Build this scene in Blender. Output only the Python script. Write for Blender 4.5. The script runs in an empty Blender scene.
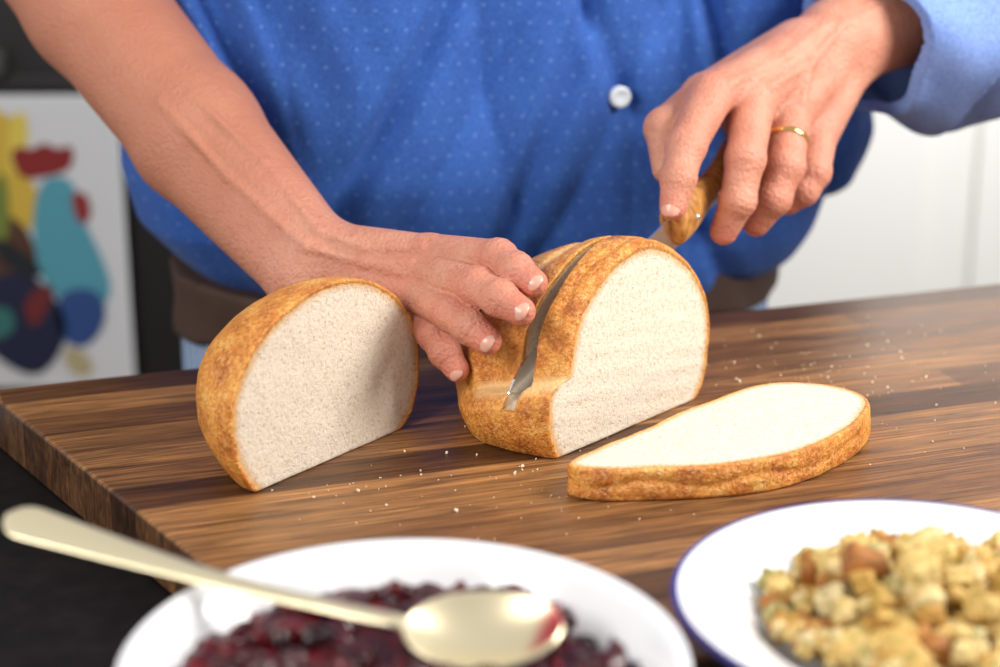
import bpy, bmesh, math, random
import numpy as np
from mathutils import Vector, Matrix, Euler
random.seed(7); rng=np.random.default_rng(7)
S=0.0088; Z0=0.92
A3=lambda *p: np.array(p,dtype=float)
def T(P): 
    P=np.asarray(P,dtype=float)*S
    P=P.copy(); P[...,2]+=Z0
    return P
scene=bpy.context.scene
scene.view_settings.view_transform='Standard'
scene.view_settings.look='None'

# ------------------------------------------------------------ materials
def mat(name,color=(.8,.8,.8),rough=.5,**kw):
    m=bpy.data.materials.new(name); m.use_nodes=True
    b=m.node_tree.nodes['Principled BSDF']
    b.inputs['Base Color'].default_value=(*color,1); b.inputs['Roughness'].default_value=rough
    for k,v in kw.items(): b.inputs[k.replace('_',' ')].default_value=v
    return m,m.node_tree,b
def N(nt,typ,**kw):
    n=nt.nodes.new(typ)
    for k,v in kw.items(): setattr(n,k,v)
    return n
def ramp(nt,fac,stops,interp='LINEAR'):
    r=N(nt,'ShaderNodeValToRGB'); cr=r.color_ramp; cr.interpolation=interp
    while len(cr.elements)<len(stops): cr.elements.new(.5)
    for e,(p,c) in zip(cr.elements,stops): e.position=p; e.color=(*c,1) if len(c)==3 else c
    nt.links.new(fac,r.inputs[0]); return r.outputs[0]
def mapped(nt,scale=(1,1,1),rot=(0,0,0),loc=(0,0,0)):
    tc=N(nt,'ShaderNodeTexCoord'); mp=N(nt,'ShaderNodeMapping')
    mp.inputs['Scale'].default_value=scale; mp.inputs['Rotation'].default_value=rot; mp.inputs['Location'].default_value=loc
    nt.links.new(tc.outputs['Object'],mp.inputs[0]); return mp.outputs[0]
def noise(nt,vec,scale,detail=4,rough=.55,dist=0):
    n=N(nt,'ShaderNodeTexNoise'); n.inputs['Scale'].default_value=scale; n.inputs['Detail'].default_value=detail
    n.inputs['Roughness'].default_value=rough; n.inputs['Distortion'].default_value=dist
    nt.links.new(vec,n.inputs['Vector']); return n.outputs['Fac']
def voro(nt,vec,scale,feature='F1',rand=1.0):
    n=N(nt,'ShaderNodeTexVoronoi',feature=feature); n.inputs['Scale'].default_value=scale; n.inputs['Randomness'].default_value=rand
    nt.links.new(vec,n.inputs['Vector']); return n.outputs['Distance']
def mix(nt,fac,a,b,mode='MIX'):
    n=N(nt,'ShaderNodeMix',data_type='RGBA',blend_type=mode)
    for sck,v in ((n.inputs[0],fac),(n.inputs[6],a),(n.inputs[7],b)):
        if isinstance(v,(float,int)): sck.default_value=v
        elif isinstance(v,tuple): sck.default_value=(*v,1)
        else: nt.links.new(v,sck)
    return n.outputs[2]
def math_(nt,op,a,b=0.0,c=None):
    n=N(nt,'ShaderNodeMath',operation=op)
    for i,v in enumerate([a,b]+([c] if c is not None else [])):
        if isinstance(v,(float,int)): n.inputs[i].default_value=v
        else: nt.links.new(v,n.inputs[i])
    return n.outputs[0]
def bump(nt,b,h,strength=.3,dist=.001,prev=None):
    n=N(nt,'ShaderNodeBump'); n.inputs['Strength'].default_value=strength; n.inputs['Distance'].default_value=dist
    nt.links.new(h,n.inputs['Height'])
    if prev is not None: nt.links.new(prev,n.inputs['Normal'])
    nt.links.new(n.outputs[0],b.inputs['Normal']); return n.outputs[0]
def attr(nt,name):
    a=N(nt,'ShaderNodeAttribute'); a.attribute_name=name; return a

# bread
M_bread,nt,b=mat('bread',rough=.7)
v=mapped(nt)
n1=noise(nt,v,60,6,.65); n2=noise(nt,v,420,4,.7); n3=noise(nt,v,1100,2,.5)
crust=ramp(nt,n1,[(.32,(.38,.10,.013)),(.45,(.62,.21,.028)),(.56,(.79,.33,.052)),(.70,(.88,.50,.14))])
crust=mix(nt,math_(nt,'MULTIPLY',ramp(nt,n2,[(.52,(0,0,0)),(.62,(1,1,1))]),.5),crust,(.88,.57,.23))
crust=mix(nt,math_(nt,'MULTIPLY',ramp(nt,n2,[(.36,(1,1,1)),(.45,(0,0,0))]),.7),crust,(.34,.09,.013))
crk=voro(nt,v,170,'DISTANCE_TO_EDGE')
crust=mix(nt,math_(nt,'MULTIPLY',ramp(nt,crk,[(.0,(1,1,1)),(.07,(0,0,0))]),ramp(nt,n1,[(.45,(0,0,0)),(.55,(.55,.55,.55))])),crust,(.40,.13,.02))
crust=mix(nt,attr(nt,'pale').outputs['Fac'],crust,(.88,.62,.30))
pore=voro(nt,v,300); pore2=voro(nt,v,110)
crumb=ramp(nt,n2,[(.30,(.60,.47,.34)),(.44,(.74,.64,.51)),(.6,(.79,.70,.58))])
crumb=mix(nt,ramp(nt,pore,[(.10,(.45,.45,.45)),(.30,(0,0,0))]),crumb,(.54,.41,.28))
crumb=mix(nt,ramp(nt,pore2,[(.05,(.7,.7,.7)),(.17,(0,0,0))]),crumb,(.52,.39,.26))
cd=math_(nt,'ADD',attr(nt,'crust').outputs['Fac'],math_(nt,'MULTIPLY',math_(nt,'SUBTRACT',n2,.5),.35))
fac=ramp(nt,cd,[(.16,(0,0,0)),(.30,(1,1,1))])
rim=ramp(nt,cd,[(.25,(.82,.54,.25)),(.75,(1,1,1))])
crumb=mix(nt,1.0,crumb,rim,'MULTIPLY')
nt.links.new(mix(nt,fac,crust,crumb),b.inputs['Base Color'])
nt.links.new(ramp(nt,fac,[(0,(.36,.36,.36)),(1,(.9,.9,.9))]),b.inputs['Roughness'])
hh=math_(nt,'ADD',n2,math_(nt,'MULTIPLY',math_(nt,'MINIMUM',pore,.3),1.2))
hh=math_(nt,'MULTIPLY',hh,ramp(nt,fac,[(0,(1,1,1)),(1,(.55,.55,.55))]))
b1=bump(nt,b,hh,.75,.0022); bump(nt,b,n3,.3,.0006,b1)

# board
M_board,nt,b=mat('walnut_butcher_block',rough=.42)
v=mapped(nt)
br=N(nt,'ShaderNodeTexBrick'); nt.links.new(v,br.inputs['Vector'])
br.offset=.37; br.inputs['Scale'].default_value=1
br.inputs['Brick Width'].default_value=.9; br.inputs['Row Height'].default_value=.031
br.inputs['Mortar Size'].default_value=.0004; br.inputs['Mortar Smooth'].default_value=.3
br.inputs['Color1'].default_value=(0,0,0,1); br.inputs['Color2'].default_value=(1,1,1,1); br.inputs['Mortar'].default_value=(.1,.1,.1,1)
base=ramp(nt,br.outputs['Color'],[(0,(.075,.030,.010)),(.4,(.135,.058,.020)),(.7,(.20,.092,.033)),(1,(.29,.142,.053))])
vs=mapped(nt,(4,60,30)); g1=noise(nt,vs,2.2,7,.7,.8)
vs2=mapped(nt,(10,420,60)); g2=noise(nt,vs2,1.5,4,.65,.3)
col=mix(nt,.95,base,ramp(nt,g1,[(.3,(.28,.24,.20)),(.48,(.88,.86,.83)),(.7,(1.85,1.78,1.6))]),'MULTIPLY')
col=mix(nt,.8,col,ramp(nt,g2,[(.35,(.32,.28,.25)),(.55,(1.05,1.02,1.0)),(.7,(1.55,1.5,1.4))]),'MULTIPLY')
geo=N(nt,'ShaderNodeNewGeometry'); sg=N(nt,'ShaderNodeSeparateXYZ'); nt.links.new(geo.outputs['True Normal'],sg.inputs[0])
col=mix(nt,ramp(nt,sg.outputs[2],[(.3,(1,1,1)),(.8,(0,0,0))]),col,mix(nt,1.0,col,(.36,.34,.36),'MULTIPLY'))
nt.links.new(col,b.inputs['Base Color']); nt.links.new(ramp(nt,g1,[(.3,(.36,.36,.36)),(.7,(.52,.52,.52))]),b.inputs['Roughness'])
bump(nt,b,g2,.25,.0008)

M_counter,nt,b=mat('dark_counter',(.012,.010,.010),.5)
v=mapped(nt); nt.links.new(ramp(nt,noise(nt,v,60,5),[(.4,(.003,.0025,.0025)),(.7,(.008,.006,.006))]),b.inputs['Base Color'])
b.inputs['Specular IOR Level'].default_value=.25
M_island,_,_=mat('island_paint',(.03,.025,.022),.5)
M_floor,nt,b=mat('floor_wood',rough=.5)
v=mapped(nt,(1,8,1)); nt.links.new(ramp(nt,noise(nt,v,3,5),[(.35,(.10,.055,.03)),(.65,(.2,.12,.07))]),b.inputs['Base Color'])
M_wall,nt,b=mat('painted_wall',(.78,.76,.72),.7)
v=mapped(nt); bump(nt,b,noise(nt,v,120,3),.05,.001)
M_white,nt,b=mat('white_cabinet_paint',(.82,.81,.77),.4)
M_darkcab,nt,b=mat('dark_cabinet',(.014,.011,.011),.45)
M_steel,nt,b=mat('brushed_steel',(.78,.79,.81),.22,Metallic=1.0)
v=mapped(nt,(1,1,60)); bump(nt,b,noise(nt,v,80,2),.04,.0003)
M_handle,nt,b=mat('olive_wood_handle',rough=.4)
nt.links.new(ramp(nt,noise(nt,mapped(nt,(40,200,60),(0,0,-.9)),1.2,5,.6,1.0),[(.3,(.14,.045,.010)),(.5,(.42,.18,.04)),(.7,(.62,.32,.10))]),b.inputs['Base Color'])
M_gold,_,_=mat('gold_ring',(.95,.62,.22),.18,Metallic=1.0)
M_ceramic,nt,b=mat('white_ceramic',(.80,.81,.84),.18,Coat_Weight=.3)
M_blueline,_,_=mat('cobalt_glaze_line',(.05,.045,.22),.2)
M_sauce,nt,b=mat('cranberry_sauce',rough=.17,Coat_Weight=.15)
b.inputs['Specular IOR Level'].default_value=.38
a=attr(nt,'tint'); v=mapped(nt)
c1=ramp(nt,a.outputs['Fac'],[(0,(.014,.001,.003)),(.5,(.062,.003,.007)),(.86,(.16,.006,.009)),(.97,(.34,.015,.010)),(1,(.60,.07,.02))])
nt.links.new(mix(nt,.6,c1,ramp(nt,noise(nt,v,160,4),[(.35,(.25,.25,.25)),(.6,(1.3,1.1,1.1))]),'MULTIPLY'),b.inputs['Base Color'])
bump(nt,b,noise(nt,v,230,4),.55,.002)
M_spoon,nt,b=mat('champagne_spoon',rough=.3,Metallic=.75)
nt.links.new(mix(nt,attr(nt,'stain').outputs['Fac'],(.85,.75,.51),(.55,.01,.05)),b.inputs['Base Color'])
M_stuff,nt,b=mat('bread_stuffing',rough=.6)
a=attr(nt,'tint'); v=mapped(nt)
c1=ramp(nt,a.outputs['Fac'],[(0,(.22,.065,.010)),(.2,(.50,.19,.03)),(.45,(.60,.36,.08)),(.75,(.70,.50,.17)),(.9,(.76,.62,.33)),(1,(.22,.21,.025))])
c1=mix(nt,ramp(nt,noise(nt,v,150,4),[(.55,(0,0,0)),(.67,(.8,.8,.8))]),c1,(.28,.23,.02))
nt.links.new(mix(nt,ramp(nt,noise(nt,v,420,3),[(.57,(0,0,0)),(.69,(.65,.65,.65))]),c1,(.40,.14,.02)),b.inputs['Base Color'])
bump(nt,b,noise(nt,v,350,4),.8,.0025)
M_crumb,_,_=mat('crumb_flecks',(.80,.66,.48),.8)
M_nail,_,_=mat('fingernail',(.66,.35,.265),.33,Coat_Weight=.15)
M_button,_,_=mat('pearl_button',(.62,.68,.74),.2)

# skin
M_skin,nt,b=mat('skin',rough=.45)
v=mapped(nt)
sp=noise(nt,v,60,5,.6); fine=noise(nt,v,420,4,.65)
c0=mix(nt,attr(nt,'red').outputs['Fac'],(.60,.285,.19),(.64,.165,.115))
c0=mix(nt,ramp(nt,sp,[(.42,(0,0,0)),(.62,(.55,.55,.55))]),c0,(.52,.185,.115))
c0=mix(nt,ramp(nt,fine,[(.5,(0,0,0)),(.66,(.35,.35,.35))]),c0,(.42,.145,.09))
c0=mix(nt,math_(nt,'MULTIPLY',attr(nt,'tan').outputs['Fac'],.75),c0,(.44,.165,.092))
nt.links.new(c0,b.inputs['Base Color'])
b1=bump(nt,b,voro(nt,v,430),.4,.0013); b2=bump(nt,b,noise(nt,mapped(nt,(1,1,1)),240,5,.7),.65,.002,b1)
b.inputs['Subsurface Weight'].default_value=.10; b.inputs['Subsurface Radius'].default_value=(.010,.004,.002); b.inputs['Subsurface Scale'].default_value=.5

def shirtmat(name,dark,light,dotf=.28):
    m,nt,b=mat(name,rough=.85)
    ang=math.radians(18)
    v=mapped(nt,(1,1,1),(0,0,-ang))
    w=noise(nt,v,700,2,.6)
    c=ramp(nt,w,[(.35,dark),(.65,light)])
    c=mix(nt,.5,c,ramp(nt,noise(nt,v,22,4),[(.35,(.75,.78,.85)),(.65,(1.15,1.1,1.05))]),'MULTIPLY')
    sep=N(nt,'ShaderNodeSeparateXYZ'); nt.links.new(v,sep.inputs[0])
    def cell(o,sp): 
        f=math_(nt,'FRACT',math_(nt,'DIVIDE',o,sp)); return math_(nt,'ABSOLUTE',math_(nt,'SUBTRACT',f,.5))
    row=math_(nt,'FLOOR',math_(nt,'DIVIDE',sep.outputs[2],.0125))
    xo=math_(nt,'ADD',sep.outputs[0],math_(nt,'MULTIPLY',row,.0062))
    dx=cell(xo,.0125); dz=cell(sep.outputs[2],.0125)
    r2=math_(nt,'ADD',math_(nt,'MULTIPLY',dx,dx),math_(nt,'MULTIPLY',dz,dz))
    dot=ramp(nt,r2,[(.003,(dotf,)*3),(.009,(0,0,0))])
    nt.links.new(mix(nt,dot,c,(.25,.42,.80)),b.inputs['Base Color'])
    b.inputs['Sheen Weight'].default_value=.05
    bump(nt,b,w,.25,.0006); return m
M_shirt=shirtmat('blue_shirt_cloth',(.012,.062,.29),(.030,.122,.45),.33)
M_cuff=shirtmat('light_blue_cuff_cloth',(.12,.22,.56),(.23,.35,.70),.1)
M_apron,nt,b=mat('brown_apron',(.06,.03,.02),.8)
M_jeans,nt,b=mat('light_plaid_trousers',rough=.9)
v=mapped(nt); wv=N(nt,'ShaderNodeTexWave'); wv.inputs['Scale'].default_value=60; nt.links.new(v,wv.inputs['Vector'])
nt.links.new(ramp(nt,wv.outputs['Fac'],[(.3,(.10,.18,.36)),(.7,(.42,.52,.66))]),b.inputs['Base Color'])

# ------------------------------------------------------------ mesh helpers
def link(o,parent=None):
    scene.collection.objects.link(o)
    if parent: o.parent=parent
    return o
def empty(name,loc=(0,0,0)):
    e=bpy.data.objects.new(name,None); e.empty_display_size=.05; scene.collection.objects.link(e); return e
def meshobj(name,V,F,m,parent=None,smooth=True,units=True,attrs=None):
    me=bpy.data.meshes.new(name)
    V=T(V) if units else np.asarray(V)
    me.from_pydata(V.tolist(),[],F if isinstance(F,list) else F.tolist()); me.materials.append(m)
    if attrs:
        for k,a in attrs.items():
            at=me.attributes.new(k,'FLOAT','POINT'); at.data.foreach_set('value',np.asarray(a,dtype=np.float32))
    if smooth: me.polygons.foreach_set('use_smooth',[True]*len(me.polygons))
    me.update()
    return link(bpy.data.objects.new(name,me),parent)
def sdf_mesh(name,fn,lo,hi,h,m,parent=None,attrfn=None,C=4):
    lo=np.array(lo,float); hi=np.array(hi,float)
    n=np.ceil((hi-lo)/(h*C)).astype(int)
    gi=np.stack(np.meshgrid(*[np.arange(k) for k in n],indexing='ij'),-1).reshape(-1,3)
    cen=lo+(gi+.5)*h*C
    def ev(P):
        out=np.empty(len(P))
        for i in range(0,len(P),300000): out[i:i+300000]=fn(P[i:i+300000])
        return out
    cv=ev(cen)
    near=np.abs(cv)<h*C*1.25+.35
    F=np.repeat(np.repeat(np.repeat(cv.reshape(n).astype(np.float32),C,0),C,1),C,2)
    off=np.stack(np.meshgrid(*[np.arange(C)]*3,indexing='ij'),-1).reshape(-1,3)
    idx=(gi[near][:,None,:]*C+off[None]).reshape(-1,3)
    F[idx[:,0],idx[:,1],idx[:,2]]=ev(lo+(idx+.5)*h)
    ins=F<0
    cnt=np.zeros(np.array(F.shape)-1,np.uint8)
    sl=lambda d,s:slice(d,s-1+d)
    for dx in(0,1):
        for dy in(0,1):
            for dz in(0,1):
                cnt+=ins[sl(dx,F.shape[0]),sl(dy,F.shape[1]),sl(dz,F.shape[2])]
    act=(cnt>0)&(cnt<8); ci=np.argwhere(act)
    vid=np.full(cnt.shape,-1,np.int32); vid[act]=np.arange(len(ci))
    acc=np.zeros((len(ci),3)); w=np.zeros(len(ci))
    corners=[(a,b,c) for a in(0,1) for b in(0,1) for c in(0,1)]
    cval={c:F[ci[:,0]+c[0],ci[:,1]+c[1],ci[:,2]+c[2]].astype(float) for c in corners}
    for c in corners:
        for ax in range(3):
            if c[ax]==0:
                d=list(c); d[ax]=1; d=tuple(d); a_,b_=cval[c],cval[d]
                x=(a_<0)!=(b_<0); t=np.where(x,a_/np.where(x,a_-b_,1),0)
                p=np.tile(np.array(c,float),(len(ci),1)); p[:,ax]+=t
                acc+=p*x[:,None]; w+=x
    V=lo+(ci+acc/w[:,None]+.5)*h
    faces=[]
    for ax in range(3):
        s0=[slice(None)]*3; s1=[slice(None)]*3; s0[ax]=slice(0,-1); s1[ax]=slice(1,None)
        cr=np.argwhere(ins[tuple(s0)]!=ins[tuple(s1)])
        b1,c1=(ax+1)%3,(ax+2)%3
        ok=(cr[:,b1]>0)&(cr[:,c1]>0)&(cr[:,b1]<F.shape[b1]-1)&(cr[:,c1]<F.shape[c1]-1); cr=cr[ok]
        def cell(db,dc):
            q=cr.copy(); q[:,b1]+=db; q[:,c1]+=dc; return vid[q[:,0],q[:,1],q[:,2]]
        q=np.stack([cell(-1,-1),cell(0,-1),cell(0,0),cell(-1,0)],1)
        fl=~ins[cr[:,0],cr[:,1],cr[:,2]]
        q[fl]=q[fl][:,::-1]; faces.append(q)
    Fc=np.concatenate(faces); Fc=Fc[(Fc>=0).all(1)]
    return meshobj(name,V,Fc,m,parent,attrs=attrfn(V) if attrfn else None)
def cone(P,a,b,ra,rb):
    a=np.asarray(a,float); ba=np.asarray(b,float)-a
    q=P-a; t=np.clip((q@ba)/(ba@ba),0,1)
    return np.linalg.norm(q-t[:,None]*ba,axis=1)-(ra+(rb-ra)*t)
def smin(a,b,k):
    h=np.clip(.5+.5*(b-a)/k,0,1); return b*(1-h)+a*h-k*h*(1-h)
def smax(a,b,k): return -smin(-a,-b,k)
def lump(P,sc,seed,n=10):
    r=np.random.default_rng(seed); out=0
    for i in range(n):
        k=r.normal(size=3); k/=np.linalg.norm(k); out=out+np.sin(P@(k*sc*r.uniform(.6,1.8))+r.uniform(0,6.28))
    return out/n
def sst(x,a,b):
    t=np.clip((x-a)/(b-a),0,1); return t*t*(3-2*t)
def unit(v): v=np.asarray(v,float); return v/np.linalg.norm(v)

# ------------------------------------------------------------ room
def box(name,lo,hi,m,parent=None,bev=0):
    x0,y0,z0=lo;x1,y1,z1=hi
    V=[(x0,y0,z0),(x1,y0,z0),(x1,y1,z0),(x0,y1,z0),(x0,y0,z1),(x1,y0,z1),(x1,y1,z1),(x0,y1,z1)]
    F=[(0,3,2,1),(4,5,6,7),(0,1,5,4),(1,2,6,5),(2,3,7,6),(3,0,4,7)]
    o=meshobj(name,V,F,m,parent,smooth=False)
    if bev: 
        mo=o.modifiers.new('b','BEVEL'); mo.width=bev*S; mo.segments=3
    return o
FZ=-Z0/S
box('floor',(-220,-260,FZ-3),(220,200,FZ),M_floor)
box('wall_back',(-220,190,FZ),(220,196,180),M_wall)
# left dark tall cabinet
cab=empty('tall_dark_cabinet')
box('carcass',(-150,124,FZ),(-37,160,90),M_darkcab,cab,.5)
box('door_panel',(-148,122.6,FZ+6),(-40,123.99,2),M_darkcab,cab,.4)
M_shelf,_,_=mat('shelf_grey',(.09,.085,.08),.5)
box('shelf_ledge',(-110,119.5,2.2),(-62,123.99,5.0),M_shelf,cab,.4)
box('handle_rail',(-100,118.8,7.5),(-66,120.2,9.0),M_steel,cab,.4)
# right white cabinets
wc=empty('white_kitchen_cabinet')
box('carcass',(20,160,FZ),(150,188,110),M_white,wc,.3)
for i,(a,bx) in enumerate([(22,68.5),(70,112),(113.5,148)]):
    box('door_%d'%(i+1),(a,158.4,FZ+8),(bx,159.95,108),M_white,wc,.4)
    box('door_inset_%d'%(i+1),(a+6,157.6,FZ+14),(bx-6,158.35,102),M_white,wc,.4)
# rooster picture
pic=empty('rooster_picture')
M_pw,_,_=mat('picture_white',(.80,.80,.80),.5)
box('canvas',(-76,119.2,-38.3),(-47.6,120.4,0),M_pw,pic,.2)
def px2(px,py): return ((px-500)*.1292,(95-py)*.1315)
def blob(name,pts,colr,layer,rough=.5):
    m,_,_=mat('paint_'+name,colr,rough)
    Q=[px2(*p) for p in pts]
    for _ in range(2):
        R=[]
        for i in range(len(Q)):
            a,b2=Q[i],Q[(i+1)%len(Q)]
            R+= [(a[0]*.75+b2[0]*.25,a[1]*.75+b2[1]*.25),(a[0]*.25+b2[0]*.75,a[1]*.25+b2[1]*.75)]
        Q=R
    y=119.15-layer*.05
    meshobj(name,[(x,y,z) for x,z in Q],[tuple(range(len(Q)))],m,pic,smooth=False)
blob('yellow_hackle',[(-30,110),(20,105),(45,130),(38,170),(60,200),(30,235),(-30,240)],(.75,.50,.06),1)
blob('yellow_patch',[(30,108),(48,112),(40,160),(20,175)],(.85,.65,.1),2)
blob('red_comb',[(25,150),(35,142),(48,146),(60,138),(72,146),(88,140),(86,165),(60,172),(35,176)],(.28,.015,.015),3)
blob('red_wattle',[(80,188),(98,186),(102,212),(88,222)],(.32,.03,.03),3)
blob('teal_neck',[(52,172),(86,172),(92,215),(108,250),(118,290),(95,310),(50,290),(40,230)],(.10,.38,.48),2)
blob('brown_back',[(-30,215),(20,205),(45,235),(42,280),(5,300),(-30,290)],(.10,.04,.02),3)
blob('navy_tail',[(-20,280),(30,262),(60,290),(72,330),(40,378),(0,360),(-20,330)],(.010,.015,.05),4)
blob('navy_wing',[(58,288),(100,280),(112,310),(90,345),(62,340)],(.03,.08,.26),4)
blob('green_streak',[(8,170),(22,168),(20,235),(2,240)],(.20,.25,.04),4)
blob('dark_quill',[(0,225),(45,255),(50,275),(10,262)],(.01,.015,.02),5)
blob('teal_feather',[(-20,305),(12,300),(20,320),(5,335),(-20,335)],(.04,.18,.16),5)
blob('red_feather',[(25,295),(55,275),(60,290),(35,330)],(.18,.02,.02),6)
blob('yellow_feet',[(60,345),(85,345),(95,372),(70,375)],(.55,.45,.25),2)

# island / counter
ang=math.atan2(26,76.7); ca,sa=math.cos(ang),math.sin(ang)
def brd(x,y): return (-35.1+ca*x-sa*y, 11.8+sa*x+ca*y)
isl=empty('kitchen_island')
def slab(name,pts,z0,z1,m,parent=None,bev=.3):
    n=len(pts); V=[(x,y,z0) for x,y in pts]+[(x,y,z1) for x,y in pts]
    F=[tuple(range(n))[::-1],tuple(range(n,2*n))]+[(i,(i+1)%n,n+(i+1)%n,n+i) for i in range(n)]
    o=meshobj(name,V,F,m,parent,smooth=False)
    if bev:
        mo=o.modifiers.new('b','BEVEL'); mo.width=bev*S; mo.segments=3
    return o
slab('countertop',[brd(-30,-85),brd(110,-85),brd(110,3),brd(-30,3)],-7.5,-3.8,M_counter,isl)
slab('island_body',[brd(-27,-82),brd(107,-82),brd(107,-1),brd(-27,-1)],FZ,-7.51,M_island,isl)
bl=[(-1,0),(98,0),(98,-52.5),(13.5,-52.5)]
bx,by=-35.1,11.8
def mkboard():
    V=[(x*S,y*S,z*S) for z in(-3.79,0) for x,y in bl]
    F=[(0,1,2,3),(7,6,5,4),(0,4,5,1),(1,5,6,2),(2,6,7,3),(3,7,4,0)]
    me=bpy.data.meshes.new('cutting_board'); me.from_pydata([tuple(v) for v in V],[],F); me.materials.append(M_board)
    bm=bmesh.new(); bm.from_mesh(me); bmesh.ops.recalc_face_normals(bm,faces=bm.faces); bm.to_mesh(me); bm.free()
    o=bpy.data.objects.new('wooden_cutting_board',me); o.location=(bx*S,by*S,Z0); o.rotation_euler=(0,0,ang)
    mo=o.modifiers.new('b','BEVEL'); mo.width=.28*S; mo.segments=4; link(o)
mkboard()

# ------------------------------------------------------------ bread
def dome(P,c,R,rz,p=2.5):
    q=P-np.array(c); h=np.hypot(q[:,0],q[:,1])
    k=((h/R)**p+(np.abs(q[:,2])/rz)**p)**(1/p)
    return (k-1)*np.minimum(R,rz)*.95
# main loaf
LC=A3(6.0,7.2,4.5); LN=A3(.747,-.664,0); LT=A3(.664,.747,0)
K0=A3(1.6,-.3,5.2); K1=A3(11.9,14.0,11.3); KD=unit(K1-K0)
def loaf_outer(P):
    q=P-LC; s=q@LN; t=q@LT
    P2=P.copy(); z=P[:,2]; P2[:,2]=z+.36*np.clip(3.6-s,0,9)*np.clip(z,0,13)/11*np.clip(1.25-np.clip(3.6-s,0,9)/14,0,1)
    d=dome(P2,LC,9.1,9.0,1.80)+.18*lump(P,.75,3)+.06*lump(P,3,4)
    zl=4.1+.26*(s-1)
    m=sst(-t,1.5,4.0)*sst(s,-2.6,-1.2)
    d=d+.62*m*sst(z-zl,0,.2)*(1-sst(z-zl,1.2,4.5))
    d=d-.30*m*np.exp(-((z-zl+.35)/.45)**2)
    d=d-1.0*sst(-t,0,5)*sst(s,-7,-1)*(1-sst(z-zl,-1.2,.2))
    d=d-.35*(1-sst(z,1.0,4.0))
    g=np.exp(-((s+1.0+.25*np.sin(t))/.45)**2)*sst(z,6,9); d=d+.28*g
    g=np.exp(-((s-3.0+.2*np.sin(t))/.25)**2)*sst(z,6,9); d=d+.10*g
    return d
def loaf(P):
    q=P-LC; s=q@LN; t=q@LT
    d=loaf_outer(P)
    d=smax(d,s-4.1+.06*lump(P,3,9),.12); d=smax(d,-P[:,2]+.02,.15)
    tk=(P-K0)@LT; zline=K0[2]+tk*(KD[2]/math.hypot(KD[0],KD[1]))
    wr=.26+.52*sst(-t,-1,6.5)
    slot=np.maximum(np.maximum(1.0-s,s-1.22-wr), zline-1.7-P[:,2])
    return np.maximum(d,-slot)
def bread_attr(outer):
    def f(V):
        return {'crust':np.clip(-outer(V),0,1),'pale':np.zeros(len(V))}
    return f
def loaf_attr(V):
    q=V-LC; s=q@LN; t=q@LT; zl=4.1+.26*(s-1)
    m=sst(-t,1.0,4.0)*sst(s,-2.8,-1.4)
    pale=.85*m*np.exp(-((V[:,2]-zl-.15)/.38)**2)
    pale=pale+.55*np.exp(-((s+1.0+.25*np.sin(t))/.6)**2)*sst(V[:,2],6,9)
    return {'crust':np.clip(-loaf_outer(V),0,1),'pale':np.clip(pale,0,1)}
sdf_mesh('bread_loaf',loaf,(-4,-4,-.3),(15,17.5,14.6),.1,M_bread,None,loaf_attr)
# heel
HN=A3(.791,-.612,0); HT=A3(.612,.791,0); HF=A3(-11.0,-2.2,0)+HT*.65; HC=HF+HN*.7+A3(0,0,4.5)
def heel_outer(P): return dome(P,HC,8.8,7.1,2.05)+.2*lump(P,.8,13)+.06*lump(P,3,14)
def heel(P):
    d=heel_outer(P); s=(P-HF)@HN
    d=smax(d,s+.06*lump(P,3,19),.12); return smax(d,-P[:,2]+.02,.15)
sdf_mesh('bread_heel',heel,(-20.8,-11,-.3),(-2.5,8.3,12.8),.1,M_bread,None,bread_attr(heel_outer))
# lying slice
ol=[(3.7,-6.9),(6.2,-4.4),(8.8,-1.9),(12.5,2.4),(16.1,6.0),(19.5,7.0),(22.4,6.5),(24.3,4.2),(24.3,2),(22.3,-2.2),(18.2,-6.2),(13.8,-8.1),(10,-8.5),(7.0,-8.6),(4.3,-8.2)]
for _ in range(2):
    R=[]
    for i in range(len(ol)):
        a,b2=ol[i],ol[(i+1)%len(ol)]
        R+= [(a[0]*.75+b2[0]*.25,a[1]*.75+b2[1]*.25),(a[0]*.25+b2[0]*.75,a[1]*.25+b2[1]*.75)]
    ol=R
ol=np.array(ol)
def poly2d(P):
    x=P[:,:2]; d=np.full(len(P),1e9); ins=np.zeros(len(P),bool)
    for i in range(len(ol)):
        a=ol[i]; b2=ol[(i+1)%len(ol)]; e=b2-a; q=x-a
        t=np.clip((q@e)/(e@e),0,1); d=np.minimum(d,((q-t[:,None]*e)**2).sum(1))
        c=((a[1]>x[:,1])!=(b2[1]>x[:,1]))
        if abs(e[1])>1e-9: ins^=c&(x[:,0]<a[0]+e[0]*(x[:,1]-a[1])/e[1])
    d=np.sqrt(d); return np.where(ins,-d,d)
def slice_outer(P): return poly2d(P)+.24*lump(P,.9,23)+.08*lump(P,3.5,24)+.07*(P[:,2]-1)**2+.10*np.exp(-((P[:,2]-1.1-.25*np.sin(P[:,0]*.9))/.25)**2)*(P[:,1]<0)
def slicef(P):
    th=2.15+.012*(P[:,0]-14)
    d=smax(slice_outer(P),P[:,2]-th-.08*lump(P,1.2,29),.18); return smax(d,.02-P[:,2],.2)
sdf_mesh('bread_slice',slicef,(2.5,-9.8,-.3),(25.5,8.2,2.8),.1,M_bread,None,bread_attr(slice_outer))
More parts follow.
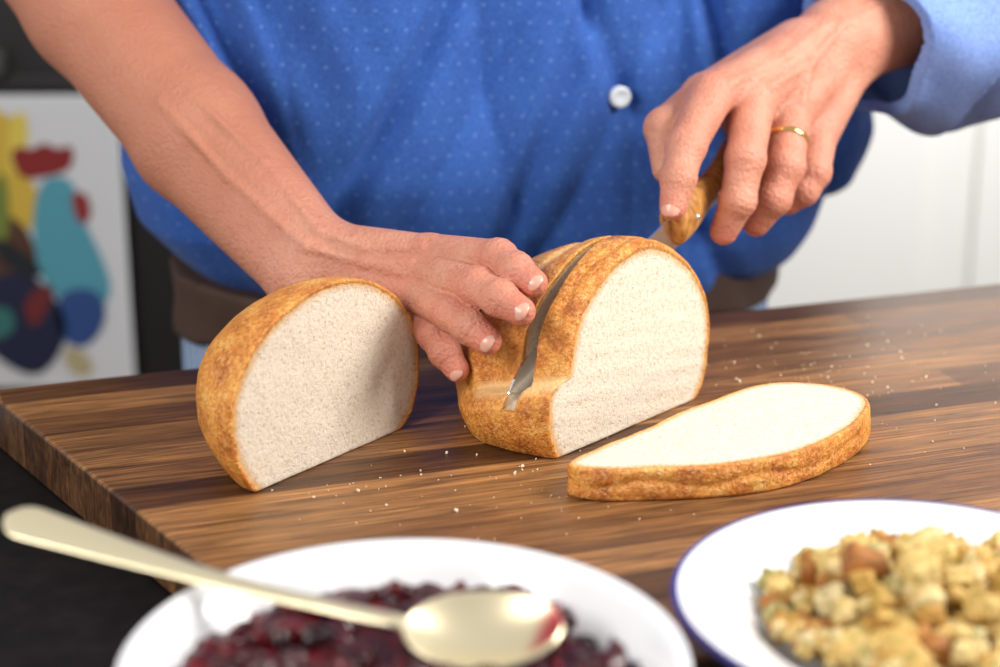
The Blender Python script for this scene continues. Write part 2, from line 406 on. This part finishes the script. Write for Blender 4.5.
# crumbs
V=[];F=[]
def addico(V,F,c,r,sub=1,jit=.25,tints=None,tint=0,sq=(1,1,1),rot=None,lf=0):
    bm=bmesh.new(); bmesh.ops.create_icosphere(bm,subdivisions=sub,radius=1); bm.verts.ensure_lookup_table()
    o=len(V); R=rot or Euler([random.uniform(0,6) for _ in range(3)]).to_matrix(); ph=[random.uniform(0,6) for _ in range(3)]
    for v_ in bm.verts:
        k=1+random.uniform(-jit,jit)
        if lf: k+=lf*(math.sin(2.3*v_.co.x+ph[0])+math.sin(2.7*v_.co.y+ph[1])+math.sin(3.1*v_.co.z+ph[2]))
        p=v_.co*k; p=R@Vector((p.x*sq[0],p.y*sq[1],p.z*sq[2]))
        V.append((c[0]+p.x*r,c[1]+p.y*r,c[2]+p.z*r))
        if tints is not None: tints.append(tint)
    for f_ in bm.faces: F.append(tuple(o+v_.index for v_ in f_.verts))
    bm.free()
for cx,cy,sx,sy,n_ in [(0,-7,7,4,50),(20,13,5,4,90),(28,18,6,5,50),(-8,-8,5,3,20),(17,-12,8,2,18),(2,-1,3,3,15),(26,4,3,4,15)]:
    for i in range(n_):
        r=abs(random.gauss(0,.045))+.035
        x=random.gauss(cx,sx); y=random.gauss(cy,sy)
        u_=(x+35.1)*ca+(y-11.8)*sa; w_=-(x+35.1)*sa+(y-11.8)*ca
        if w_>-.8 or w_<-50 or u_<14: continue
        addico(V,F,(x,y,r*.75),r,1,.3,sq=(1,.8,.6))
meshobj('bread_crumbs',V,F,M_crumb,smooth=False)

# ------------------------------------------------------------ knife
kn=empty('bread_knife')
side=unit(np.cross(KD,A3(0,0,1))); up=unit(np.cross(side,KD))
sK0=(K0-LC)@LN
KN0=K0+LN*(1.14-sK0); KDn=unit(K1-KN0)
def kp(l,u,s_): return KN0+KDn*l+up*u+side*s_
V=[];F=[]
L=np.linalg.norm(K1-KN0)+.5
for i in range(25):
    l=-1.4+(L+1.4)*i/24; f=i/24
    top=.55-1.3*max(0,1-f*7)**2; bot=-2.0+1.4*max(0,1-f*5)**2
    V+= [kp(l,top,-.07),kp(l,top,.07),kp(l,(top+bot)/2,.06),kp(l,bot,0),kp(l,(top+bot)/2,-.06)]
for i in range(24):
    for j in range(5): F.append((i*5+j,i*5+(j+1)%5,(i+1)*5+(j+1)%5,(i+1)*5+j))
F+=[tuple(range(5))[::-1],tuple(120+j for j in range(5))]
meshobj('blade',V,F,M_steel,kn,smooth=False)
def kh(P):
    q=P-K1; l=q@KDn; u=q@up; s_=q@side
    prof=1.05+.15*np.cos((l-1)*.75)+.25*sst(l,7,10)
    d=np.hypot((u+.2)/1.45,s_/.95)-prof*.98; d=d*.8
    return smax(smax(d,-l-.2,.5),l-11,.6)
sdf_mesh('handle',kh,(9,11,8),(24,26,20),.12,M_handle,kn)
V=[];F=[]
for l in(1.6,4.8,8.0):
    for sg in(-1,1): addico(V,F,tuple(kp(L-.5+l,-.2,sg*1.02)),.25,2,0)
meshobj('rivets',V,F,M_steel,kn)
V=[];F=[]

# ------------------------------------------------------------ man
man=empty('man')
def crease(P,J,a,amp=.055,wl=.46,rad=1.2):
    q=P-J; s_=q@a; return amp*np.exp(-(q*q).sum(1)/rad**2)*np.cos(2*np.pi*s_/wl)
def finger(P,pts,rs,k=.2):
    d=cone(P,pts[0],pts[1],rs[0],rs[1])
    for i in range(1,len(pts)-1): d=smin(d,cone(P,pts[i],pts[i+1],rs[i],rs[i+1]),k)
    for i in(1,2):
        if i<len(pts)-1:
            d=smin(d,np.linalg.norm(P-pts[i],axis=1)-rs[i]*1.06,.3)
            d=d+crease(P,pts[i],unit(pts[i+1]-pts[i-1]))
    return d
def mkfinger(M,Pp,Tt,dors,bend=.28,f=.55):
    M,Pp,Tt=map(lambda a:np.array(a,float),(M,Pp,Tt)); D=Pp+(Tt-Pp)*f+unit(dors)*bend
    return [M,Pp,D,Tt]
def project(fn,P0,dr,start=6):
    P0=np.array(P0,float); dr=unit(dr); ts=np.linspace(start,-4,400)
    v_=fn(P0+ts[:,None]*dr); i=np.argmax(v_<0); return P0+ts[i]*dr
def veins(P,d,lines,r=.18,k=.5):
    for ln in lines:
        for a,b_ in zip(ln[:-1],ln[1:]): d=smin(d,cone(P,a,b_,r,r*.9),k)
    return d
# hand resting on loaf
dn=(-.45,-.6,.6)
fi=mkfinger((-4.6,7.2,11.0),(-.1,3.5,11.8),(2.1,.9,10.9),dn)
fm=mkfinger((-5.2,6.8,10.0),(-1.4,1.9,10.4),(1.3,-.9,9.6),dn)
fr=mkfinger((-5.8,6.6,8.7),(-3.0,2.1,8.5),(-.8,-.4,7.5),dn)
fl=mkfinger((-5.9,7.5,7.4),(-4.3,4.3,6.4),(-2.8,2.5,4.6),dn,.25)
W1=A3(-12.9,11.8,9.2); AR=[W1,A3(-22.1,22,16.0),A3(-30.7,31,23.8),A3(-39,40,31)]
wd=unit(np.array(fl[0])-np.array(fi[0])+A3(-.6,-1.0,0))
th1=[A3(-11,12.5,9),A3(-6.8,12.6,8.4),A3(-4.4,12.2,8.2),A3(-3.2,11.2,8.0)]
def hand1b(P):
    d=cone(P,AR[0]+wd*1.1,AR[1]+wd*1.2,2.6,3.7); d=smin(d,cone(P,AR[0]-wd*.9,AR[1]-wd*.9,2.4,3.9),1.0)
    d=smin(d,cone(P,AR[1],AR[2],4.6,5.1),1.5); d=smin(d,cone(P,AR[2],AR[3],5.1,4.9),1.5)
    pal=None
    for f_,o in((fi,-1.1),(fm,-.4),(fr,.4),(fl,1.1)):
        e=cone(P,AR[0]+wd*o,f_[0],1.9,1.32); pal=e if pal is None else smin(pal,e,.5)
    low=A3(.1,.6,-1.0)
    pal=smin(pal,cone(P,AR[0]+low,np.array(fm[0])+low,1.9,1.3),1.0)
    pal=smin(pal,cone(P,AR[0]+wd*1.4+low*.6,np.array(fl[0])+low*.5,1.9,1.2),1.0)
    d=smin(d,pal,1.3)
    F_=finger(P,fi,(1.38,1.2,1.1,.9)); 
    F_=smin(F_,finger(P,fm,(1.40,1.22,1.12,.92)),.10); F_=smin(F_,finger(P,fr,(1.33,1.16,1.08,.89)),.10)
    F_=smin(F_,finger(P,fl,(1.22,1.08,.99,.83)),.10)
    d=smin(d,F_,.4); d=smin(d,finger(P,th1,(1.7,1.25,1.15,.9)),.6)
    return d+.05*lump(P,.9,33)
DV=A3(-.15,-.5,.85)
ww=lambda a,b_,t:np.array(a,float)*(1-t)+np.array(b_,float)*t
vl1=[]
for pts in ([ww(fi[0],fm[0],.5),ww(W1,fm[0],.55),ww(W1,fm[0],.1)+wd*-.6,ww(W1,AR[1],.4)-wd*1.5,ww(W1,AR[1],.9)-wd*.3],
            [ww(fm[0],fr[0],.5),ww(W1,fr[0],.6)+wd*.2,ww(W1,fr[0],.1)+wd*.9,ww(W1,AR[1],.5)+wd*1.6,ww(W1,AR[1],1)+wd*2.2],
            [ww(fr[0],fl[0],.5),ww(W1,fr[0],.6)+wd*.2]):
    vl1.append([project(hand1b,p,DV)-unit(DV)*.15 for p in pts])
def hand1(P): return veins(P,hand1b(P),vl1)
def skin_attr(fs,wr,axis):
    def f(V):
        r=np.zeros(len(V))
        for x in fs:
            for p,w_,s_ in((x[0],.45,1.3),(x[1],.65,1.2),(x[2],.35,.9),(x[3],.85,1.2)):
                r+=w_*np.exp(-((V-p)**2).sum(1)/s_**2)
        return {'red':np.clip(r+.3*lump(V,.7,5)+.10,0,1),'tan':sst((V-wr)@axis,-3,10)}
    return f
sdf_mesh('forearm_and_hand_resting',hand1,(-42,-4,2.5),(5,44,33),.13,M_skin,man,skin_attr([fi,fm,fr,fl],W1,unit(AR[1]-W1)))
# hand gripping knife
gi_=mkfinger((15.0,19.5,19.3),(12.9,15.5,16.5),(11.9,13.0,12.8),(-.3,-.8,.5),.35)
gm=mkfinger((18.2,21,18.9),(17.2,16.8,15.3),(15.8,16.2,10.2),(.3,-.9,.1),.75)
gr=mkfinger((21.2,23,17.5),(20.3,19.0,14.3),(18.4,18.5,10.2),(.4,-.9,.1),.65)
gl=mkfinger((23.6,25,15.7),(22.8,21.8,13.2),(21.1,21.4,11.0),(.5,-.8,0),.4)
W2=A3(26.0,29.5,21.6); E2=A3(52,50,26)
tt=[A3(22,27,21.3),A3(14.8,22.6,18.6),A3(11.7,19.0,17.0),A3(11.7,16.6,14.6)]
wd2=unit(np.array(gl[0])-np.array(gi_[0]))
def hand2b(P):
    d=cone(P,W2+wd2*1.1,E2,2.8,5.2); d=smin(d,cone(P,W2-wd2*1.0,E2,2.8,5.2),1.0)
    pal=None
    for f_,o in((gi_,-1.3),(gm,-.4),(gr,.5),(gl,1.4)):
        e=cone(P,W2+wd2*o,f_[0],2.2,1.6); pal=e if pal is None else smin(pal,e,.6)
    low=A3(-.6,.6,-1.6)
    for f_ in (gm,gr,gl): pal=smin(pal,cone(P,W2+low,np.array(f_[0])+low,2.1,1.8),1.0)
    d=smin(d,pal,1.4)
    F_=finger(P,gi_,(1.6,1.36,1.2,.98)); F_=smin(F_,finger(P,gm,(1.6,1.4,1.24,1.0)),.08)
    F_=smin(F_,finger(P,gr,(1.58,1.4,1.24,1.0)),.08); F_=smin(F_,finger(P,gl,(1.5,1.32,1.18,.96)),.08)
    d=smin(d,F_,.35); d=smin(d,finger(P,tt,(2.2,1.6,1.42,1.05)),.5)
    return d+.05*lump(P,.9,43)
DV2=A3(-.2,-.75,.6)
vl2=[]
for pts in ([ww(gi_[0],gm[0],.5),ww(W2,gm[0],.6)-wd2*.5,ww(W2,gm[0],.15)-wd2*.8,ww(W2,E2,.25)-wd2*.5],
            [ww(gm[0],gr[0],.5),ww(W2,gr[0],.6),ww(W2,gr[0],.1)+wd2*.6,ww(W2,E2,.3)+wd2*1.2],
            [ww(gr[0],gl[0],.5),ww(W2,gr[0],.6)]):
    vl2.append([project(hand2b,p,DV2)-unit(DV2)*.15 for p in pts])
def hand2(P): return veins(P,hand2b(P),vl2)
sdf_mesh('forearm_and_hand_gripping',hand2,(9,10,7),(46,47,32),.13,M_skin,man,skin_attr([gi_,gm,gr,gl],W2,unit(E2-W2)))
# nails
def nail(name,f_,dors,w_=.66,l_=.76,rt=.90):
    D,Tt=f_[2],f_[3]; ax=unit(Tt-D); dz=np.array(dors,float); dz=unit(dz-ax*(dz@ax)); sd=np.cross(ax,dz)
    c=Tt+dz*(rt-.15)+ax*.04; V=[];F=[];n=14
    for i in range(n+1):
        a=math.pi*i/n
        for j in range(n*2):
            b_=math.pi*2*j/(n*2)
            x,y,z=math.cos(a),math.sin(a)*math.cos(b_),math.sin(a)*math.sin(b_)
            sq=lambda q:math.copysign(abs(q)**.7,q)
            curve=-.26*(sq(y)**2)-.10*max(0,x)**2
            V.append(c+ax*l_*sq(x)+sd*w_*sq(y)+dz*(.15*z+curve))
    m_=n*2
    for i in range(n):
        for j in range(m_): F.append((i*m_+j,i*m_+(j+1)%m_,(i+1)*m_+(j+1)%m_,(i+1)*m_+j))
    meshobj(name,V,F,M_nail,man)
nail('nail_index',fi,(-.25,-.75,.6)); nail('nail_middle',fm,(-.25,-.85,.45),rt=.92); nail('nail_ring',fr,(-.35,-.85,.3),rt=.89); nail('nail_little',fl,(-.5,-.85,.2),.58,.68,.83)
nail('nail_knife_index',gi_,(-.35,-.9,.2),.70,.84,.98)
# ring
rc=gr[0]*.42+gr[1]*.58; rax=unit(gr[1]-gr[0]); ru=unit(np.cross(rax,A3(0,0,1))); rv=np.cross(rax,ru)
V=[];F=[]
for i in range(40):
    a=2*math.pi*i/40
    for j in range(10):
        b_=2*math.pi*j/10; R=1.53+.1*math.cos(b_)
        V.append(rc+(ru*math.cos(a)+rv*math.sin(a))*R+rax*.24*math.sin(b_))
for i in range(40):
    for j in range(10): F.append((i*10+j,i*10+(j+1)%10,((i+1)%40)*10+(j+1)%10,((i+1)%40)*10+j))
meshobj('wedding_ring',V,F,M_gold,man)
# torso
TC=A3(0.5,47.5,0); TU=A3(.951,.309,0); TW=A3(-.309,.951,0)
zs=[-4,-2.5,-.8,2,5.5,10,18,30,40,48,54]
def torso_base(P):
    q=P-TC; u=q@TU; w=q@TW; z=P[:,2]
    a=(31+1.6*sst(u,0,25))*np.interp(z,zs,[.60,.69,.78,.88,.985,1.03,1.02,.97,.95,.86,.35]); b_=16*np.interp(z,zs,[.74,.82,.88,.94,1,1.03,1,.96,.9,.8,.4])
    p=2.3; k=((np.abs(u)/a)**p+(np.abs(w)/b_)**p)**(1/p)
    return (k-1)*b_,u,w
SHL=TC+TU*-27+A3(0,0,43); SHR=TC+TU*27+A3(0,0,43)
def shirt(P):
    d,u,w=torso_base(P); z=P[:,2]
    d=np.maximum(d,-z-3.4)
    d=smin(d,cone(P,SHL,A3(-41,42,33),8.5,7.6),4)
    d=smin(d,cone(P,SHR,A3(55,54,28),8.5,8.0),4)
    x1=u+.35*z+1.5*np.sin(z*.16); x2=u*.8-.5*z+2*np.sin(u*.13)
    ridge=lambda x:1-2*np.abs(np.sin(x))**.7
    f=.85*ridge(x1*.21)*(.5+.5*np.sin(z*.11+u*.07))+.65*ridge(x2*.26+1)*(.5+.5*np.sin(u*.11+2))
    f+=1.05*lump(P,.16,51,8)+.20*np.sin(x1*1.3+np.sin(z*.3)*1.4)*(.5+.5*np.sin(u*.2))
    for u0,sl,z0,wd_,am in((14,-.25,16,1.0,2.0),(-14,.55,16,1.3,1.7),(11,-.1,8,.9,1.0),(-4,.35,8,1.1,1.3),(20,.5,14,1.1,1.7),(-22,-.3,10,1.1,.9),(3,-.45,20,1.1,1.2)):
        f+=am*np.exp(-((u-u0-sl*(z-z0))/wd_)**2)*sst(z,z0-12,z0-2)
    pl=(sst(u,5.2,5.5)-sst(u,9.6,9.9))*(w<0); f-=.28*pl
    return d+f
sdf_mesh('shirt_torso',shirt,(-56,22,-5),(66,76,58),.42,M_shirt,man)
def surf_y(x,z):
    ys=np.linspace(24,46,600); P=np.stack([np.full(600,x),ys,np.full(600,z)],1); v_=shirt(P); i=np.argmax(v_<0); return ys[i]
V=[];F=[]
for bz in(16.5,29.5):
    bx_=9.4; y=min(surf_y(bx_+a_,bz+b_)-a_*.31 for a_ in(-.8,0,.8) for b_ in(-.8,0,.8))-.15
    o=len(V); prof=[(0,.0),(.35,-.02),(.55,-.16),(.75,-.16),(.86,-.05),(.86,.35)]
    for r,dy in prof:
        for j in range(20):
            a=2*math.pi*j/20; V.append(A3(bx_,y,bz)+TU*r*math.cos(a)+A3(0,0,1)*r*math.sin(a)+TW*(dy-.1))
    for i in range(len(prof)-1):
        for j in range(20): F.append((o+i*20+j,o+i*20+(j+1)%20,o+(i+1)*20+(j+1)%20,o+(i+1)*20+j))
meshobj('shirt_buttons',V,F,M_button,man)
# rolled cuff (gripping arm)
FA=unit(E2-W2); C0=W2+FA*2.6+A3(0,0,-.6)
def cufff(P):
    q=P-C0; t=q@FA; r=np.linalg.norm(q-t[:,None]*FA,axis=1)
    ang_=np.arctan2(q@A3(0,0,1),q@unit(np.cross(FA,A3(0,0,1))))
    R=5.2+.52*np.clip(t,0,8)+.25*np.sin(2*ang_+1)+.32*np.sin(5*ang_+t*.4)+.18*np.sin(t*1.1+3*ang_)
    d=np.abs(r-R)-.28
    d=np.minimum(d,np.abs(r-R-.5)-.28+np.where(t>5.5+.3*np.sin(3*ang_),3,0))
    return np.maximum(np.maximum(d,-t-.15*(q@A3(0,0,1))+.3*np.sin(2*ang_)),t-26)*.75
sdf_mesh('rolled_shirt_cuff',cufff,(20,20,6),(66,66,38),.22,M_cuff,man)
# trousers, apron
def trous(P):
    q=P-TC+TU*2; u=q@TU; w=q@TW; z=P[:,2]
    k=((np.abs(u)/26.5)**2.3+(np.abs(w)/13)**2.3)**(1/2.3); d=(k-1)*13
    d=np.maximum(d,-z-25); d=np.maximum(d,z-0)
    for sg in(-1,1):
        hip=TC+TU*sg*11+A3(0,0,-22); ft=TC+TU*sg*13+A3(0,0,FZ+6); d=smin(d,cone(P,hip,ft,10.5,6.5),3)
    return np.maximum(d+.3*lump(P,.3,61),FZ+4-z)
sdf_mesh('trousers',trous,(-40,25,FZ),(42,70,3),.9,M_jeans,man)
def belt(P):
    q=P-TC+TU*2; u=q@TU; w=q@TW; z=P[:,2]
    k=((np.abs(u)/27.3)**2.3+(np.abs(w)/13.6)**2.3)**(1/2.3); d=(k-1)*13.6+.5*lump(P,.5,71)+.2*lump(P,1.5,72)
    return np.maximum(np.maximum(d,-4.3-z+.4*np.sin(u*.5)),z-.8-.5*np.sin(u*.4))
sdf_mesh('apron_waistband',belt,(-34,24,-7),(34,72,2.5),.4,M_apron,man)
def shoe(P):
    d=None
    for sg in(-1,1):
        c=TC+TU*sg*13; e=cone(P,c+A3(0,3,FZ+4),c-TW*14+A3(0,0,FZ+3.2),4.6,3.6); d=e if d is None else np.minimum(d,e)
    return np.maximum(d,FZ+.05-P[:,2])
sdf_mesh('shoes',shoe,(-30,22,FZ-1),(32,66,FZ+10),.5,M_darkcab,man)

# ------------------------------------------------------------ crockery
def lathe(name,prof,c,m,parent=None,n=128):
    V=[];F=[]
    for r,z in prof:
        for j in range(n):
            a=2*math.pi*j/n; V.append((c[0]+r*math.cos(a),c[1]+r*math.sin(a),z))
    for i in range(len(prof)-1):
        for j in range(n): F.append((i*n+j,i*n+(j+1)%n,(i+1)*n+(j+1)%n,(i+1)*n+j))
    return meshobj(name,V,F,m,parent)
def smoothprof(p,it=2):
    for _ in range(it):
        q=[p[0]]
        for a,b_ in zip(p[:-1],p[1:]): q+= [(a[0]*.75+b_[0]*.25,a[1]*.75+b_[1]*.25),(a[0]*.25+b_[0]*.75,a[1]*.25+b_[1]*.75)]
        q.append(p[-1]); p=q
    return p
BC=(-4.1,-40.1)
bowl=empty('cranberry_sauce_bowl')
lathe('bowl_body',smoothprof([(.01,-3.3),(4.5,-3.3),(4.7,-3.78),(5.4,-3.78),(5.6,-3),(7.3,-.2),(9.6,2.6),(11.4,5.2),(12.2,5.75),(12.35,6.0),(12.3,6.3),(11.9,6.35),(11.2,5.9),(10.2,4.3),(8.5,1.6),(6,-1),(.01,-2)]),BC,M_ceramic,bowl)
V=[];F=[];tn=[]
n=90
for i in range(n+1):
    r=10.65*i/n
    for j in range(180):
        a=2*math.pi*j/180; x,y=BC[0]+r*math.cos(a),BC[1]+r*math.sin(a)
        z=4.65+.18*math.sin(x*1.1)*math.cos(y*1.3)+.16*math.sin(x*2.7+y*2)*math.cos(y*2.9-x)+.07*math.sin(x*6+y*3)*math.sin(y*5.5)+.35*(1-(i/n)**2)
        if -7<x<5 and abs(y+36.7)<3.4: z-=.5
        V.append((x,y,z)); tn.append(.45+.25*math.sin(x*1.7+y)*math.sin(y*2.2-x*.7))
for i in range(n):
    for j in range(180): F.append((i*180+j,(i+1)*180+j,(i+1)*180+(j+1)%180,i*180+(j+1)%180))
for i in range(280):
    r=9.9*math.sqrt(random.random()); a=random.uniform(0,6.283); rr=random.uniform(.4,.95)
    x,y=BC[0]+r*math.cos(a),BC[1]+r*math.sin(a)
    z=4.65+random.uniform(-.25,.25)+.45*(1-(r/9.7)**2)
    if -8<x<4.5 and abs(y+36.5)<2.9: z-=.9; rr=min(rr,.6)
    addico(V,F,(x,y,z),rr,3,.0,tn,min(1,abs(random.gauss(.42,.25))),(1,random.uniform(.65,1),random.uniform(.5,.8)),lf=.09)
meshobj('cranberry_sauce',V,F,M_sauce,bowl,attrs={'tint':tn})
# plate
PC=(20.5,-29.8)
plate=empty('plate_of_stuffing')
lathe('plate_body',smoothprof([(.01,-3.3),(4,-3.3),(4.2,-3.78),(4.8,-3.78),(5,-3.0),(5.8,-.2),(7.6,1.7),(9.5,2.75),(12.0,3.7),(12.15,3.9),(12.1,4.1),(11.8,4.12),(9.2,3.25),(7.9,2.6),(6.8,1.3),(5,.7),(.01,.6)]),PC,M_ceramic,plate)
lathe('rim_line',[(11.85,4.14),(12.05,4.15),(12.15,4.08),(12.2,3.95),(12.16,3.85)],PC,M_blueline,plate)
V=[];F=[];tn=[]
def addcube(c,r,tint):
    bm=bmesh.new(); bmesh.ops.create_cube(bm,size=2); bmesh.ops.subdivide_edges(bm,edges=bm.edges[:],cuts=4,use_grid_fill=True)
    R=Euler([random.uniform(0,6) for _ in range(3)]).to_matrix(); sq=[random.uniform(.6,1.1) for _ in range(3)]
    ph=[random.uniform(0,6) for _ in range(3)]; o=len(V); bm.verts.ensure_lookup_table()
    toast=random.random()<.5
    for v_ in bm.verts:
        p=v_.co.copy(); l=p.length; ed=max(0,l-1.25)
        p=p.lerp(p/l*1.15,.42)
        p*=1+.11*math.sin(3*p.x+ph[0])+.11*math.sin(3.4*p.y+ph[1])+.11*math.sin(4*p.z+ph[2])+random.uniform(-.06,.06)
        tt_=tint-(.5*ed if toast else 0)
        p=R@Vector((p.x*sq[0],p.y*sq[1],p.z*sq[2]))
        V.append((c[0]+p.x*r,c[1]+p.y*r,c[2]+p.z*r)); tn.append(min(1,max(0,tt_+random.uniform(-.06,.06))))
    for f_ in bm.faces: F.append(tuple(o+v_.index for v_ in f_.verts))
    bm.free()
for i in range(300):
    r=8.3*math.sqrt(random.random()); a=random.uniform(0,6.283)
    x,y=PC[0]+.8+r*math.cos(a),PC[1]+.3+r*math.sin(a)
    hgt=5.0*max(0,1-(r/8.6)**2)*(.85+.15*math.sin(x*.6-3))
    z=1.6+hgt*random.uniform(.35,1.0)+1.3*max(0,(r-6)/2.3)
    addcube((x,y,z),random.uniform(.4,1.05)*(1 if r<7 else .75),random.choice([.12,.35,.5,.5,.6,.7,.75,.8,.85,.9,.97]))
meshobj('bread_stuffing',V,F,M_stuff,plate,attrs={'tint':tn})

# spoon
sp=empty('serving_spoon')
E=A3(-23.7,-29.8,8.3); Rm=A3(-14.1,-33.5,7.0); Nk=A3(-4.3,-36.8,6.2); Tp=A3(2.8,-37.0,6.3)
K=90
def bez(f):
    pts=[E,Rm,A3(-8.8,-35.3,6.5),Nk,A3(-1,-37.1,6.05),Tp]
    x=f*(len(pts)-1); i=min(int(x),len(pts)-2); t=x-i
    p0=pts[max(i-1,0)];p1=pts[i];p2=pts[i+1];p3=pts[min(i+2,len(pts)-1)]
    return .5*((2*p1)+(-p0+p2)*t+(2*p0-5*p1+4*p2-p3)*t*t+(-p0+3*p1-3*p2+p3)*t**3)
C_=np.array([bez(i/K) for i in range(K+1)])
sl_=np.concatenate([[0],np.cumsum(np.linalg.norm(np.diff(C_,axis=0),axis=1))]); TL=sl_[-1]
V=[];F=[];stn=[];m_=17
for i in range(K+1):
    s_=sl_[i]; tg=unit(C_[min(i+1,K)]-C_[max(i-1,0)]); sd=unit(np.cross(tg,A3(0,0,1))+A3(0,0,-.3)); nn=np.cross(sd,tg)
    fb=(s_-(TL-7.4))/7.4
    hw=1.15*math.sqrt(max(0,1-(max(0,1.3-s_)/1.3)**2)) if s_<1.3 else np.interp(s_,[1.3,4,10,17,TL-7.4],[1.15,.95,.55,.40,.38])
    dep=0.14
    if fb>0:
        w_=2.5*math.sqrt(max(0,1-((fb-.52)/.48)**2)) if fb>.04 else 0
        hw=max(w_,.38*(1-fb)); dep=-1.05*max(0,1-((fb-.52)/.5)**2)
    hw=max(hw,.02)
    for j in range(m_):
        y=-1+2*j/(m_-1); 
        V.append(C_[i]+sd*hw*y+nn*dep*(1-y*y))
        stn.append(float(np.clip((fb-.80+.1*y)/.1,0,1)*.9) if fb>0 and y<.7 else (0.0))
for i in range(K):
    for j in range(m_-1): F.append((i*m_+j,(i+1)*m_+j,(i+1)*m_+j+1,i*m_+j+1))
o=meshobj('spoon_body',V,F,M_spoon,sp,attrs={'stain':stn})
mo=o.modifiers.new('s','SOLIDIFY'); mo.thickness=.2*S; mo.offset=0
mo=o.modifiers.new('ss','SUBSURF'); mo.levels=1; mo.render_levels=2

# ------------------------------------------------------------ camera & light
cam=bpy.data.cameras.new('camera'); cam.lens=68.4; cam.sensor_width=36
co=bpy.data.objects.new('camera',cam); link(co); co.location=T((0,-113.7,44.8)); co.rotation_euler=(math.radians(72),0,0)
cam.dof.use_dof=True; cam.dof.focus_distance=121*S; cam.dof.aperture_fstop=4.0; cam.clip_start=.05
scene.camera=co
w=bpy.data.worlds.new('world'); scene.world=w; w.use_nodes=True
w.node_tree.nodes['Background'].inputs[0].default_value=(.95,.97,1,1); w.node_tree.nodes['Background'].inputs[1].default_value=.46
def area(name,loc,tgt,size,power,col):
    l=bpy.data.lights.new(name,'AREA'); l.size=size*S; l.energy=power; l.color=col; l.shape='SQUARE'
    o=bpy.data.objects.new(name,l); link(o); o.location=T(loc)
    d=Vector(T(tgt))-Vector(T(loc)); o.rotation_euler=d.to_track_quat('-Z','Y').to_euler()
area('window_light_right',(95,-15,75),(5,5,5),45,16,(1,.96,.90))
area('fill_light_left',(-80,-75,75),(-5,10,5),55,10.5,(1,.95,.89))  # unseen fill lamp, added to lift the front-left side of the loaf
area('cabinet_fill_light',(70,100,90),(75,165,20),60,17,(1,1,1))  # extra lamp out of view, added to brighten the white cabinets
